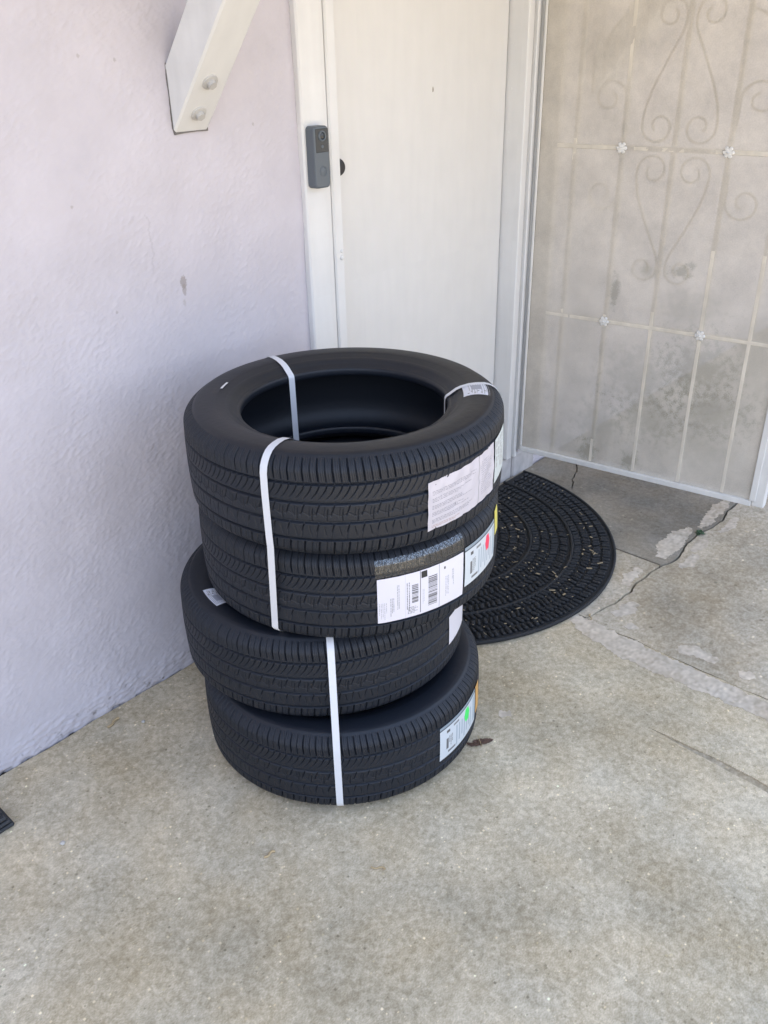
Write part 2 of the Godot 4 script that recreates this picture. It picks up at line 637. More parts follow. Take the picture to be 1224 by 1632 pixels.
	fr.call("door_jamb", Vector3(1.6515, 0.10, -0.10), Vector3(1.686, 2.12, 0.0065), trim, 0.004)
	fr.call("door_jamb", Vector3(2.4905, 0.10, -0.10), Vector3(2.520, 2.12, 0.022), trim, 0.003)
	fr.call("frame_lip", Vector3(2.5215, 0.10, -0.02), Vector3(2.529, 2.14, 0.014), trim, 0.001)
	fr.call("frame_strip", Vector3(2.5305, 0.10, -0.02), Vector3(2.546, 2.14, 0.028), trim, 0.003)
	fr.call("frame_lip", Vector3(2.547, 0.10, -0.02), Vector3(2.5525, 2.14, 0.014), trim, 0.001)
	fr.call("frame_strip", Vector3(2.554, 0.125, -0.02), Vector3(2.580, 2.14, 0.034), trim, 0.004)
	fr.call("casing_board", Vector3(1.5478, 2.1605, -0.02), Vector3(2.60, 2.25, 0.018), trim, 0.004)
	fr.call("door_head", Vector3(1.687, 2.085, -0.10), Vector3(2.490, 2.12, 0.006), trim, 0.003)
	# raised sill: painted, scuffed riser below the door
	var sill := painted(lin(0.50, 0.48, 0.47), 0.5, 83, 1.5, 0.85)
	fr.call("sill", Vector3(1.55, -0.01, -0.2), Vector3(2.553, 0.0985, 0.004), sill, 0.006)
	fr.call("sill", Vector3(2.556, -0.01, -0.19), Vector3(2.70, 0.0965, 0.010), sill, 0.006)
	# nail heads along the right jamb
	for i in 7:
		var cyl := CylinderMesh.new()
		cyl.top_radius = 0.0028
		cyl.bottom_radius = 0.0028
		cyl.height = 0.002
		cyl.radial_segments = 10
		part("nail_head", cyl, trim, house, Vector3(2.490, 1.62 - i * 0.125, -0.036 + 0.002 * (i % 3)), Basis(Vector3(0, 0, 1), PI / 2))
	var latch := SphereMesh.new()
	latch.radius = 0.007
	latch.height = 0.014
	part("strike_screw", latch, trim, house, Vector3(1.674, 0.995, 0.006))
	var latch2 := part("strike_screw", latch, trim, house, Vector3(1.674, 1.012, 0.006))
	latch2.scale = Vector3(0.7, 0.7, 0.7)

func build_hood() -> void:
	var hood := thing("porch_hood", "white timber hood over the door on a bolted diagonal brace", "porch roof")
	var paint := painted(lin(0.70, 0.70, 0.69), 0.16, 101, 3.0, 0.6)
	var dark := mat(lin(0.16, 0.15, 0.14), 0.95)
	var zinc := painted(lin(0.50, 0.49, 0.47), 0.3, 109, 1.0, 0.5)
	var d := Vector3(0, 0.743, 0.669)
	var n := Vector3(0, -0.669, 0.743)
	for bx in [1.187, 2.93]:
		var w := 0.091
		var a := Vector3(bx, 1.476, 0.002)
		var b := Vector3(bx, 1.341, 0.002)
		var e := 0.005
		var s := Shape.new()
		var top := 2.262
		var a2 := a + d * ((top - a.y) / d.y)
		var b2 := b + d * ((top - b.y) / d.y)
		# eased long edges: outline across the beam, swept along it
		var ring0 := PackedVector3Array()
		var ring1 := PackedVector3Array()
		var ax := Vector3(w, 0, 0)
		var ex := Vector3(e, 0, 0)
		var ab := (b - a).normalized() * e
		for q in [[a + ex, a2 + ex], [a + ax - ex, a2 + ax - ex], [a + ax + ab, a2 + ax + ab], [b + ax - ab, b2 + ax - ab], [b + ax - ex, b2 + ax - ex], [b + ex, b2 + ex], [b - ab, b2 - ab], [a + ab, a2 + ab]]:
			ring0.append(q[0])
			ring1.append(q[1])
		var mid := (a + b2 + ax) * 0.5
		for i in 8:
			var k := (i + 1) % 8
			s.quad(ring0[i], ring0[k], ring1[k], ring1[i], (ring0[i] + ring0[k]) * 0.5 - (a + b + ax) * 0.5)
		for i in range(1, 7):
			s.tri(ring0[0], ring0[i], ring0[i + 1], Vector3(0, 0, -1))
		var br := part("brace", s.mesh(), paint, hood)
		# cracked dark caulk where the foot meets the stucco
		var cs := Shape.new()
		var g := RandomNumberGenerator.new()
		g.seed = 12
		var o := PackedVector3Array()
		for q in [Vector2(0.0004, 0.0), Vector2(-0.0012, -0.03), Vector2(0.0004, -0.06), Vector2(-0.0014, -0.09), Vector2(-0.0016, -0.125), Vector2(0.003, -0.1388), Vector2(0.03, -0.1366), Vector2(0.06, -0.1358), Vector2(0.0915, -0.1365), Vector2(0.0915, -0.06), Vector2(0.09, 0.002)]:
			o.append(Vector3(bx + q.x + g.randf_range(-0.0006, 0.0006), 1.476 + q.y, -0.004))
		cs.prism(o, Vector3(0, 0, 0.0075))
		part("caulk", cs.mesh(), dark, br)
		for t in [0.133, 0.051]:
			var at: Vector3 = b + Vector3(w * 0.44 + (0.003 if t > 0.1 else 0.006), 0, 0) + d * t
			var up := Basis(Vector3(1, 0, 0), n, Vector3(1, 0, 0).cross(n)).orthonormalized()
			var wa := lathe(PackedVector2Array([Vector2(0.0001, 0.0048), Vector2(0.008, 0.0048), Vector2(0.0165, 0.0042), Vector2(0.018, 0.0025), Vector2(0.018, -0.002)]), 24, true)
			var wsh := part("washer", wa, zinc, br, at, up)
			var hx := CylinderMesh.new()
			hx.top_radius = 0.0098
			hx.bottom_radius = 0.0108
			hx.height = 0.009
			hx.radial_segments = 6
			hx.rings = 0
			part("bolt", hx, zinc, br, at + n * 0.0085, up * Basis(Vector3.UP, 0.3))
	var s2 := Shape.new()
	s2.box(Vector3(0.65, 2.264, 0.002), Vector3(4.2, 2.30, 1.42), 0.003)
	part("soffit", s2.mesh(), paint, hood)
	s2 = Shape.new()
	s2.prism(PackedVector3Array([Vector3(0.60, 2.302, 0.002), Vector3(0.60, 2.302, 1.46), Vector3(0.60, 2.34, 1.46), Vector3(0.60, 2.62, 0.002)]), Vector3(3.65, 0, 0))
	part("roof", s2.mesh(), mat(lin(0.18, 0.15, 0.13), 0.9), hood)
	s2 = Shape.new()
	s2.box(Vector3(0.65, 2.20, 1.4215), Vector3(4.2, 2.30, 1.445), 0.003)
	part("fascia", s2.mesh(), paint, hood)

func build_front_door() -> void:
	var door := thing("front_door", "plain off-white front door, flush panel, closed behind the tires", "door", Vector3(1.68, 0.115, -0.05))
	var paint := painted(lin(0.72, 0.707, 0.682), 0.06, 121, 7.0, 0.5)
	var s := Shape.new()
	s.box(Vector3(0.008, 0.0, -0.04), Vector3(0.8065, 1.968, 0.0), 0.002)
	part("panel", s.mesh(), paint, door)
	var dark := mat(lin(0.05, 0.05, 0.055), 0.4, 0.5, 0.6)
	var bolt := lathe(PackedVector2Array([Vector2(0.0001, 0.026), Vector2(0.018, 0.026), Vector2(0.021, 0.022), Vector2(0.027, 0.004), Vector2(0.027, 0.0)]), 32, true)
	part("deadbolt", bolt, dark, door, Vector3(0.034, 1.102, 0.0), Basis(Vector3(1, 0, 0), PI / 2))
	s = Shape.new()
	s.prism(PackedVector3Array([Vector3(0.4445, 1.262, 0), Vector3(0.4475, 1.264, 0), Vector3(0.448, 1.270, 0), Vector3(0.4455, 1.276, 0), Vector3(0.444, 1.270, 0)]), Vector3(0, 0, 0.0012))
	part("nick", s.mesh(), mat(lin(0.28, 0.24, 0.2), 0.8), door)

# ---------------------------------------------------------------- security door, open at a right angle to the wall
func spiral(c: Vector2, r0: float, a0: float, turns: float, shrink: float, ccw: bool) -> PackedVector2Array:
	var out := PackedVector2Array()
	var n := int(26 * turns)
	for i in n + 1:
		var t := float(i) / n
		var r := r0 * lerpf(1.0, shrink, t)
		var a := a0 + (1.0 if ccw else -1.0) * TAU * turns * t
		out.append(c + Vector2(cos(a), sin(a)) * r)
	return out

func build_security_door() -> void:
	var root := thing("security_door", "open white security screen door with scrollwork behind perforated mesh", "screen door", Vector3(2.563, 0.0, 0.040))
	# local axes: x along the door from its hinge, y up, z towards the front door's side (the mesh side)
	var d := Vector3(0.1395, 0, 0.9902)
	var n := Vector3(-0.9902, 0, 0.1395)
	root.basis = Basis(d, Vector3.UP, n)
	var white := painted(lin(0.72, 0.71, 0.68), 0.22, 141, 5.0, 0.5)
	var cream := painted(lin(0.66, 0.61, 0.52), 0.45, 151, 3.0, 0.6)
	var rod := mat(lin(0.07, 0.055, 0.045), 0.6)
	var worn := mat(lin(0.38, 0.35, 0.30), 0.6)
	var bar := func(called: String, lo: Vector3, hi: Vector3, m: Material, e := 0.003, parent: Node = root) -> MeshInstance3D:
		var q := Shape.new()
		q.box(lo, hi, e)
		return part(called, q.mesh(), m, parent)
	var top := 2.10
	bar.call("stile", Vector3(0.003, 0.132, -0.017), Vector3(0.064, top, 0.013), cream)
	bar.call("stile", Vector3(0.846, 0.130, -0.017), Vector3(0.886, top, 0.019), white, 0.004)
	bar.call("rail", Vector3(0.0645, 0.132, -0.017), Vector3(0.8455, 0.150, 0.013), white)
	bar.call("rail", Vector3(0.0645, top - 0.06, -0.017), Vector3(0.8455, top, 0.013), cream)
	for s in [0.125, 0.279, 0.437, 0.597, 0.747]:
		bar.call("bar", Vector3(s - 0.007, 0.1505, -0.004), Vector3(s + 0.007, top - 0.0605, 0.0150), cream, 0.002)
	for y in [0.669, 1.207]:
		bar.call("crossbar", Vector3(0.0645, y - 0.007, -0.0065), Vector3(0.8455, y + 0.007, 0.0153), cream, 0.002)
	# retaining strips round the mesh
	bar.call("retaining_strip", Vector3(0.0, 0.1505, 0.0175), Vector3(0.008, top, 0.024), white, 0.002)
	bar.call("retaining_strip", Vector3(0.0, 0.130, 0.0135), Vector3(0.8455, 0.1495, 0.0235), white, 0.002)
	bar.call("retaining_strip", Vector3(0.838, 0.1505, 0.0195), Vector3(0.858, top, 0.0245), white, 0.002)
	# scrollwork: each rod its own part
	var rods := []
	for sgn in [-1.0, 1.0]:
		var at := func(pts: PackedVector2Array) -> PackedVector3Array:
			var o := PackedVector3Array()
			for q in pts:
				o.append(Vector3(0.440 + sgn * q.x, q.y, 0.0035))
			return o
		for v in [1.0, -1.0]:   # above the crossbar, and mirrored below it
			# lyre: wide curl at the crossbar, narrowing away from it, curling open at the end
			var pts := PackedVector2Array()
			var curl := spiral(Vector2(0.060, 0.056), 0.050, 0.0, 1.12, 0.30, false)
			curl.reverse()
			pts.append_array(curl)
			for q in [Vector2(0.109, 0.080), Vector2(0.103, 0.115), Vector2(0.090, 0.155), Vector2(0.074, 0.192), Vector2(0.056, 0.230), Vector2(0.038, 0.266), Vector2(0.022, 0.298), Vector2(0.014, 0.322)]:
				pts.append(q)
			pts.append_array(spiral(Vector2(0.058, 0.346), 0.044, PI * 0.97, 1.15, 0.30, false))
			var o := PackedVector2Array()
			for q in pts:
				o.append(Vector2(q.x, 1.207 + v * (q.y + 0.006)))
			rods.append([at.call(o), v])
			# side scroll springing from the rosetted bar
			pts = PackedVector2Array([Vector2(0.163, 0.060), Vector2(0.164, 0.085), Vector2(0.165, 0.110)])
			pts.append_array(spiral(Vector2(0.218, 0.138), 0.053, PI, 1.2, 0.28, false))
			o = PackedVector2Array()
			for q in pts:
				o.append(Vector2(q.x, 1.207 + v * q.y))
			rods.append([at.call(o), v])
			if v < 0.0:
				continue
			pts = PackedVector2Array([Vector2(0.242, 0.190), Vector2(0.247, 0.23), Vector2(0.246, 0.27), Vector2(0.236, 0.30), Vector2(0.212, 0.335), Vector2(0.185, 0.352), Vector2(0.168, 0.358)])
			o = PackedVector2Array()
			for q in pts:
				o.append(Vector2(q.x, 1.207 + v * q.y))
			rods.append([at.call(o), v])
	for r in rods:
		part("scroll", tube(r[0], 0.0042, 6), rod if r[1] > 0.0 else worn, root)
	# the perforated sheet in front of the bars
	var w := 440
	var h := 980
	var a := noise_map(161, 0.012, w, h, FastNoiseLite.TYPE_SIMPLEX_SMOOTH, 4)
	var b := noise_map(162, 0.06, w, h, FastNoiseLite.TYPE_SIMPLEX_SMOOTH, 3)
	var c2 := noise_map(163, 0.35, w, h, FastNoiseLite.TYPE_SIMPLEX, 2)
	var im := Image.create(w, h, false, Image.FORMAT_RGB8)
	# blotches of green-grey film, in door metres: x, y, rx, ry, strength
	var film := [[0.43, 0.50, 0.16, 0.14, 0.30], [0.60, 0.56, 0.14, 0.13, 0.40], [0.55, 0.75, 0.13, 0.07, 0.25], [0.30, 0.30, 0.10, 0.12, 0.22], [0.62, 0.30, 0.16, 0.10, 0.20], [0.78, 0.62, 0.10, 0.2, 0.20], [0.302, 0.775, 0.020, 0.065, 0.6], [0.40, 0.85, 0.03, 0.03, 0.35], [0.505, 0.86, 0.045, 0.022, 0.55], [0.535, 0.885, 0.016, 0.014, 0.45], [0.66, 0.42, 0.16, 0.10, 0.35], [0.46, 0.36, 0.14, 0.10, 0.28], [0.16, 0.22, 0.07, 0.06, 0.22], [0.26, 0.19, 0.04, 0.05, 0.55], [0.42, 0.19, 0.04, 0.04, 0.55], [0.2, 0.55, 0.08, 0.3, 0.12]]
	for yy in h:
		var y := 0.1505 + (top - 0.1505) * (1.0 - float(yy) / h)
		for xx in w:
			var x := 0.838 * xx / w
			var k := yy * w + xx
			var c := lin(0.60, 0.555, 0.485) * (1.0 + (a[k] / 255.0 - 0.5) * 0.24 + (b[k] / 255.0 - 0.5) * 0.10 + (c2[k] / 255.0 - 0.5) * 0.16)
			for q in film:
				if absf(x - q[0]) < q[2] * 1.3 and absf(y - q[1]) < q[3] * 1.3:
					var e: float = 1.0 - sqrt(pow((x - q[0]) / q[2], 2) + pow((y - q[1]) / q[3], 2))
					e = clampf((e + (b[k] / 255.0 - 0.5) * 1.1 + (c2[k] / 255.0 - 0.5) * 0.8) * 1.6, 0.0, 1.0)
					c = c.lerp(lin(0.26, 0.25, 0.19), minf(0.9, e * q[4] * 1.1))
			im.set_pixel(xx, yy, c.clamp().linear_to_srgb())
	var mm := StandardMaterial3D.new()
	mm.albedo_texture = ImageTexture.create_from_image(im)
	mm.albedo_color = Color(1, 1, 1, 0.87)
	mm.transparency = BaseMaterial3D.TRANSPARENCY_ALPHA
	mm.roughness = 0.8
	mm.metallic_specular = 0.3
	var P := PackedVector3Array()
	var f := FastNoiseLite.new()
	f.seed = 5
	f.frequency = 3.0
	var nu := 106
	var nv := 244
	# the sheet is pressed through by the bars in places and stands off them in others
	for j in nv:
		for i in nu:
			var x := 0.002 + 0.842 * i / (nu - 1)
			var y := 0.1505 + (top - 0.152) * j / (nv - 1)
			var away := 0.8
			if absf(y - 0.669) < 0.02:
				away = -1.3 if x > 0.16 else 0.0
			elif absf(y - 1.207) < 0.02:
				away = -1.4 if x < 0.27 or x > 0.61 else 0.2
			elif x > 0.35 and y < 0.72 or x > 0.55 and y < 0.93:
				away = -1.0
			elif absf(x - 0.279) < 0.03:
				away = -0.6 if y > 1.39 or y < 0.24 else 0.45
			elif absf(x - 0.125) < 0.03:
				away = 0.15
			P.append(Vector3(x, y, 0.0152 + 0.0007 * (away * 0.9 + 0.9 * f.get_noise_2d(x * 3.0, y * 1.6))))
	part("mesh_screen", grid(P, nu, nv), mm, root)
	# flower rosettes that clamp the sheet to the bars
	var petal := PackedVector2Array()
	for i in 60:
		var t := TAU * i / 60
		petal.append(Vector2(cos(t), sin(t)) * (0.0105 + 0.0072 * sqrt(absf(cos(3 * t)))))
	for s in [0.279, 0.597]:
		for y in [0.669, 1.207]:
			var q := Shape.new()
			for i in petal.size():
				var u := petal[i]
				var v2 := petal[(i + 1) % petal.size()]
				var u3 := Vector3(u.x, u.y, 0)
				var v3 := Vector3(v2.x, v2.y, 0)
				var up := Vector3(0, 0, 0.004)
				q.tri(Vector3(0, 0, 0.0055), u3 * 0.8 + up, v3 * 0.8 + up, Vector3(0, 0, 1))
				q.quad(u3 * 0.8 + up, v3 * 0.8 + up, v3, u3, u3 + Vector3(0, 0, 0.01))
			var ro := part("rosette", q.mesh(), white, root, Vector3(s, y, 0.0172))
			var sc := SphereMesh.new()
			sc.radius = 0.0045
			sc.height = 0.006
			sc.radial_segments = 12
			sc.rings = 6
			part("screw", sc, white, ro, Vector3(0, 0, 0.0055))

# ---------------------------------------------------------------- doorbell
func build_doorbell() -> void:
	var bell := thing("doorbell", "grey video doorbell with round button on the white door casing", "doorbell", Vector3(1.5825, 1.258, 0.0185))
	var w := 0.0255
	var h := 0.0715
	var r := 0.010
	var out := PackedVector2Array()
	for c in [[1, 1, 0.0], [-1, 1, PI / 2], [-1, -1, PI], [1, -1, PI * 1.5]]:
		for i in 7:
			var a: float = c[2] + PI / 2 * i / 6
			out.append(Vector2(c[0] * (w - r) + cos(a) * r, c[1] * (h - r) + sin(a) * r))
	var P := PackedVector3Array()
	for k in [[1.0, 0.0], [1.0, 0.021], [0.985, 0.0255], [0.93, 0.0285], [0.80, 0.029], [0.01, 0.029]]:
		for q in out:
			var s: float = k[0]
			P.append(Vector3(q.x - signf(q.x) * w * (1 - s), q.y - signf(q.y) * minf(absf(q.y), w * (1 - s)), k[1]) if s > 0.5 else Vector3(0, q.y * 0.6, k[1]))
	var grey := mat(lin(0.105, 0.125, 0.145), 0.45)
	part("body", grid(P, out.size(), 6, true, false), grey, bell)
	var face := Shape.new()
	face.box(Vector3(-0.0205, 0.012, 0.0275), Vector3(0.0215, 0.0655, 0.0305), 0.001)
	part("camera_panel", face.mesh(), mat(lin(0.035, 0.042, 0.05), 0.18), bell)
	var turn := Basis(Vector3(1, 0, 0), PI / 2)
	var ring := lathe(PackedVector2Array([Vector2(0.0085, 0.0), Vector2(0.0085, 0.0025), Vector2(0.0115, 0.0025), Vector2(0.0125, 0.0)]), 36, true)
	part("lens_ring", ring, grey, bell, Vector3(0.0005, 0.049, 0.0305), turn)
	var dome := SphereMesh.new()
	dome.radius = 0.0085
	dome.height = 0.006
	dome.is_hemisphere = false
	part("lens", dome, mat(lin(0.03, 0.035, 0.042), 0.08), bell, Vector3(0.0005, 0.049, 0.0305), turn)
	var dot := SphereMesh.new()
	dot.radius = 0.0042
	dot.height = 0.003
	part("sensor", dot, grey, bell, Vector3(0.0005, 0.025, 0.0305), turn)
	var br := lathe(PackedVector2Array([Vector2(0.0001, 0.0012), Vector2(0.0085, 0.0010), Vector2(0.0095, -0.0008), Vector2(0.0105, -0.0008), Vector2(0.0112, 0.0016), Vector2(0.0122, 0.0)]), 36, true)
	part("button", br, grey, bell, Vector3(0.0005, -0.032, 0.029), turn)

# ---------------------------------------------------------------- half-round mat of braided rubber
func build_mat() -> void:
	var root := thing("doormat", "black half-round woven rubber doormat with dry litter before the door", "doormat", Vector3(1.985, 0.004, 0.022))
	var rub := mat(lin(0.022, 0.023, 0.025), 0.75, 0.45)
	bumpy(rub, 0.1, 0.15, 6.0, 9)
	var rx := 0.632
	var rz := 0.668
	var base := Shape.new()
	var o := PackedVector2Array()
	for i in 91:
		var t := PI * i / 90
		o.append(Vector2(rx * cos(t), rz * sin(t)))
	base.slab(o, 0.0, 0.004)
	part("backing", base.mesh(), rub, root)
	var pts := PackedVector3Array()
	for i in 121:
		var t := PI * i / 120
		pts.append(Vector3((rx - 0.004) * cos(t), 0.0055, (rz - 0.004) * sin(t)))
	part("rim", tube(pts, 0.0050, 8), rub, root)
	# rings of short rubber links set across each ring, uneven
	var g := RandomNumberGenerator.new()
	g.seed = 19
	var rest := Shape.new()
	var count := 0
	var variants := []
	for k in 5:
		var s := Shape.new()
		var tw := g.randf_range(0.0048, 0.0066)
		s.box(Vector3(-0.0135, 0.0, -tw), Vector3(0.0135, 0.0080 + g.randf_range(0, 0.002), tw), 0.0035)
		variants.append(s)
	var meshes := []
	for s in variants:
		meshes.append(s.mesh())
	var ring := 0
	var rr := 0.975
	while rr > 0.05:
		var away := 0.030 / rx
		var mid := rr - away * 0.5
		var long := PI * mid * (rx + rz) * 0.5
		var n := int(long / 0.0185)
		for i in n:
			var t := PI * (i + 0.5 + g.randf_range(-0.12, 0.12)) / n
			var at: Vector3 = Vector3(rx * mid * cos(t), 0.003 + g.randf_range(0, 0.0015), rz * mid * sin(t))
			if at.z < 0.02:
				continue
			var lean: float = (0.32 if ring % 2 else -0.32) if ring > 0 else 0.0
			var b := Basis(Vector3.UP, -t + lean + g.randf_range(-0.12, 0.12)) * Basis(Vector3(0, 0, 1), g.randf_range(-0.06, 0.06))
			if count < 290:
				part("rubber_link", meshes[i % 5], rub, root, at, b)
				count += 1
			else:
				var src: Shape = variants[i % 5]
				var tr := Transform3D(b, at)
				for k in src.v.size():
					rest.v.append(tr * src.v[k])
					rest.n.append(b * src.n[k])
		rr -= away
		# a plain raised cord between every second pair of rings
		if ring % 4 == 3:
			var cp := PackedVector3Array()
			for i in 81:
				var t := PI * i / 80
				cp.append(Vector3(rx * rr * cos(t), 0.0075, rz * rr * sin(t)))
			part("cord_ring", tube(cp, 0.006, 6), rub, root)
			rr -= 0.012 / rx
		ring += 1
	var q := part("rubber_links", rest.mesh(), rub, root)
	q.set_meta("kind", "stuff")
	# dry litter caught in the mat
	var lit := Shape.new()
	for i in 170:
		var t := g.randf_range(0.15, PI - 0.5)
		var k := sqrt(g.randf_range(0.05, 0.94))
		if i % 3 == 0:   # caught along the grooves between rings
			t = 0.9 + 0.35 * floorf(g.randf() * 3.0) + g.randfn(0.0, 0.10)
			k = [0.34, 0.52, 0.66, 0.86][i / 3 % 4] + g.randfn(0.0, 0.02)
		var at: Vector3 = Vector3(rx * k * cos(t), 0.0135, rz * k * sin(t))
		var l := 0.0015 + 0.0085 * pow(g.randf(), 2.2)
		var wd := g.randf_range(0.0008, 0.003)
		lit.box(Vector3(-l, -0.0006, -wd), Vector3(l, 0.0006, wd), 0.0004, Transform3D(Basis.from_euler(Vector3(g.randf_range(-0.4, 0.4), g.randf_range(0, TAU), g.randf_range(-0.3, 0.3))), at))
	var lo := part("plant_litter", lit.mesh(), mat(lin(0.34, 0.27, 0.17), 0.9), self, root.position)
	tag(lo, "scattered tan flakes of dry plant litter on the black doormat", "plant litter")
	lo.set_meta("kind", "stuff")

# ---------------------------------------------------------------- tires
const TR := 0.3365
const HALF := 0.107
const PITCH := 0.2155
var tire_at := [Vector3(1.1658, 0.0015, 0.4637), Vector3(1.175, 0.217, 0.4023), Vector3(1.2142, 0.434, 0.464), Vector3(1.1942, 0.6495, 0.4828)]
var tires := []

func tread_r(y: float) -> float:
	var a := absf(y)
	var r := TR - 0.0035 * pow(a / 0.09, 2)
	if a > 0.076:
		r -= 0.0185 * pow((a - 0.076) / 0.024, 2.0)
	return r

func slot(x: float, half: float, soft: float) -> float:
	return 1.0 - smoothstep(half - soft, half + soft, absf(x))

const BLOCK := 0.0282
# depth of the tread at pitch position u (0..1, one pitch is 28 mm) and height y
func tread_depth(u: float, y: float) -> float:
	var px := u * BLOCK
	var near := func(at: float) -> float:
		return fposmod(px - at + BLOCK * 0.5, BLOCK) - BLOCK * 0.5
	var d := 0.0
	for gy in [0.056, 0.0185, -0.021, -0.058]:
		d = maxf(d, 0.0055 * slot(y - gy, 0.0020 if absf(gy) > 0.04 else 0.0026, 0.0007))
	if y > 0.059:      # upper shoulder: one bold slit a pitch, sipes between
		var sh := (y - 0.06) * 0.10
		var open := smoothstep(0.059, 0.063, y)
		d = maxf(d, 0.0048 * slot(near.call(0.003 + sh), 0.0013, 0.0005) * open)
		d = maxf(d, 0.0030 * slot(near.call(0.0170 + sh), 0.0009, 0.0005) * open)
		for k in 4:
			d = maxf(d, 0.0013 * slot(near.call([0.0075, 0.0118, 0.0215, 0.0258][k] + sh), 0.0004, 0.0004) * open)
	elif y > 0.022:    # curved diagonal slits, two a pitch
		var t := (y - 0.022) / 0.034
		var cv := 0.017 * (1.0 - t) * (1.0 - t) + 0.005 * (1.0 - t)
		var open := smoothstep(0.024, 0.030, y)
		d = maxf(d, 0.0036 * slot(near.call(0.002 + cv), 0.0009 * (0.5 + 0.6 * t), 0.0005) * open)
		d = maxf(d, 0.0036 * slot(near.call(0.0161 + cv), 0.0009 * (0.5 + 0.6 * t), 0.0005) * open)
	elif y > -0.018:   # hooked sipes
		var t := (y + 0.018) / 0.033
		var hook := 0.007 * t * t - 0.003 * t
		d = maxf(d, 0.0034 * slot(near.call(0.004 + 0.012 * (1.0 - t)), 0.0008, 0.0005) * smoothstep(0.30, 0.42, t))
		d = maxf(d, 0.0026 * slot(near.call(0.0185 - hook), 0.0006, 0.0005) * smoothstep(0.85, 0.7, t))
		d = maxf(d, 0.0018 * slot(near.call(0.0245 - hook), 0.0005, 0.0004) * smoothstep(0.95, 0.8, t) * smoothstep(0.2, 0.3, t))
		d = maxf(d, 0.0016 * slot(y + 0.004 - 0.003 * sin(px / BLOCK * TAU), 0.0006, 0.0005))
	elif y > -0.055:   # short slanted hooks
		var t := (y + 0.055) / 0.033
		d = maxf(d, 0.0034 * slot(near.call(0.006 + 0.010 * (1.0 - t)), 0.0008, 0.0005) * smoothstep(0.35, 0.5, t))
		d = maxf(d, 0.0022 * slot(near.call(0.0205 + 0.006 * t), 0.0006, 0.0005) * smoothstep(0.1, 0.25, t) * smoothstep(0.85, 0.7, t))
		d = maxf(d, 0.0015 * slot(near.call(0.0125 - 0.005 * t), 0.0005, 0.0004) * smoothstep(0.7, 0.5, t))
	elif y < -0.061:   # lower shoulder
		var sh := (y + 0.061) * -0.12
		var open := smoothstep(-0.061, -0.065, y)
		d = maxf(d, 0.0048 * slot(near.call(0.007 + sh), 0.0013, 0.0005) * open)
		d = maxf(d, 0.0024 * slot(near.call(0.021 + sh), 0.0007, 0.0005) * open)
		d = maxf(d, 0.0013 * slot(near.call(0.014 + sh), 0.0004, 0.0004) * open)
	return d

func tread_mesh() -> ArrayMesh:
	var pitches := 75
	var cols := 32
	var rows := 134
	var step := TAU / pitches / cols
	# one pitch in polar form, with a column to either side for the normals
	var pos := PackedVector3Array()
	var nor := PackedVector3Array()
	var rad := PackedFloat32Array()
	rad.resize(cols * rows)
	for j in rows:
		var y := lerpf(-0.1, 0.1, float(j) / (rows - 1))
		for i in cols:
			rad[j * cols + i] = tread_r(y) - tread_depth(float(i) / cols, y)
	for j in rows:
		var y := lerpf(-0.1, 0.1, float(j) / (rows - 1))
		for i in cols:
			var r := rad[j * cols + i]
			var t := i * step
			var dr_t := (rad[j * cols + (i + 1) % cols] - rad[j * cols + (i + cols - 1) % cols]) / (2.0 * step)
			var ja := maxi(j - 1, 0)
			var jb := mini(j + 1, rows - 1)
			var dr_y := (rad[jb * cols + i] - rad[ja * cols + i]) / ((jb - ja) * 0.2 / (rows - 1))
			var er := Vector3(cos(t), 0, sin(t))
			var et := Vector3(-sin(t), 0, cos(t))
			pos.append(er * r + Vector3(0, y, 0))
			nor.append((er - et * dr_t / r - Vector3(0, dr_y, 0)).normalized())
	var P := PackedVector3Array()
	var N := PackedVector3Array()
	var I := PackedInt32Array()
	for k in pitches:
		var b := Basis(Vector3.UP, -TAU * k / pitches)
		for q in pos:
			P.append(b * q)
		for q in nor:
			N.append(b * q)
	var each := cols * rows
	for k in pitches:
		for j in rows - 1:
			for i in cols:
				var k2 := k if i < cols - 1 else (k + 1) % pitches
				var i2 := (i + 1) % cols
				var a := k * each + j * cols + i
				var bb := k2 * each + j * cols + i2
				var c := k2 * each + (j + 1) * cols + i2
				var d := k * each + (j + 1) * cols + i
				I.append_array([a, bb, c, a, c, d])
	return arrays(P, N, PackedVector2Array(), I)

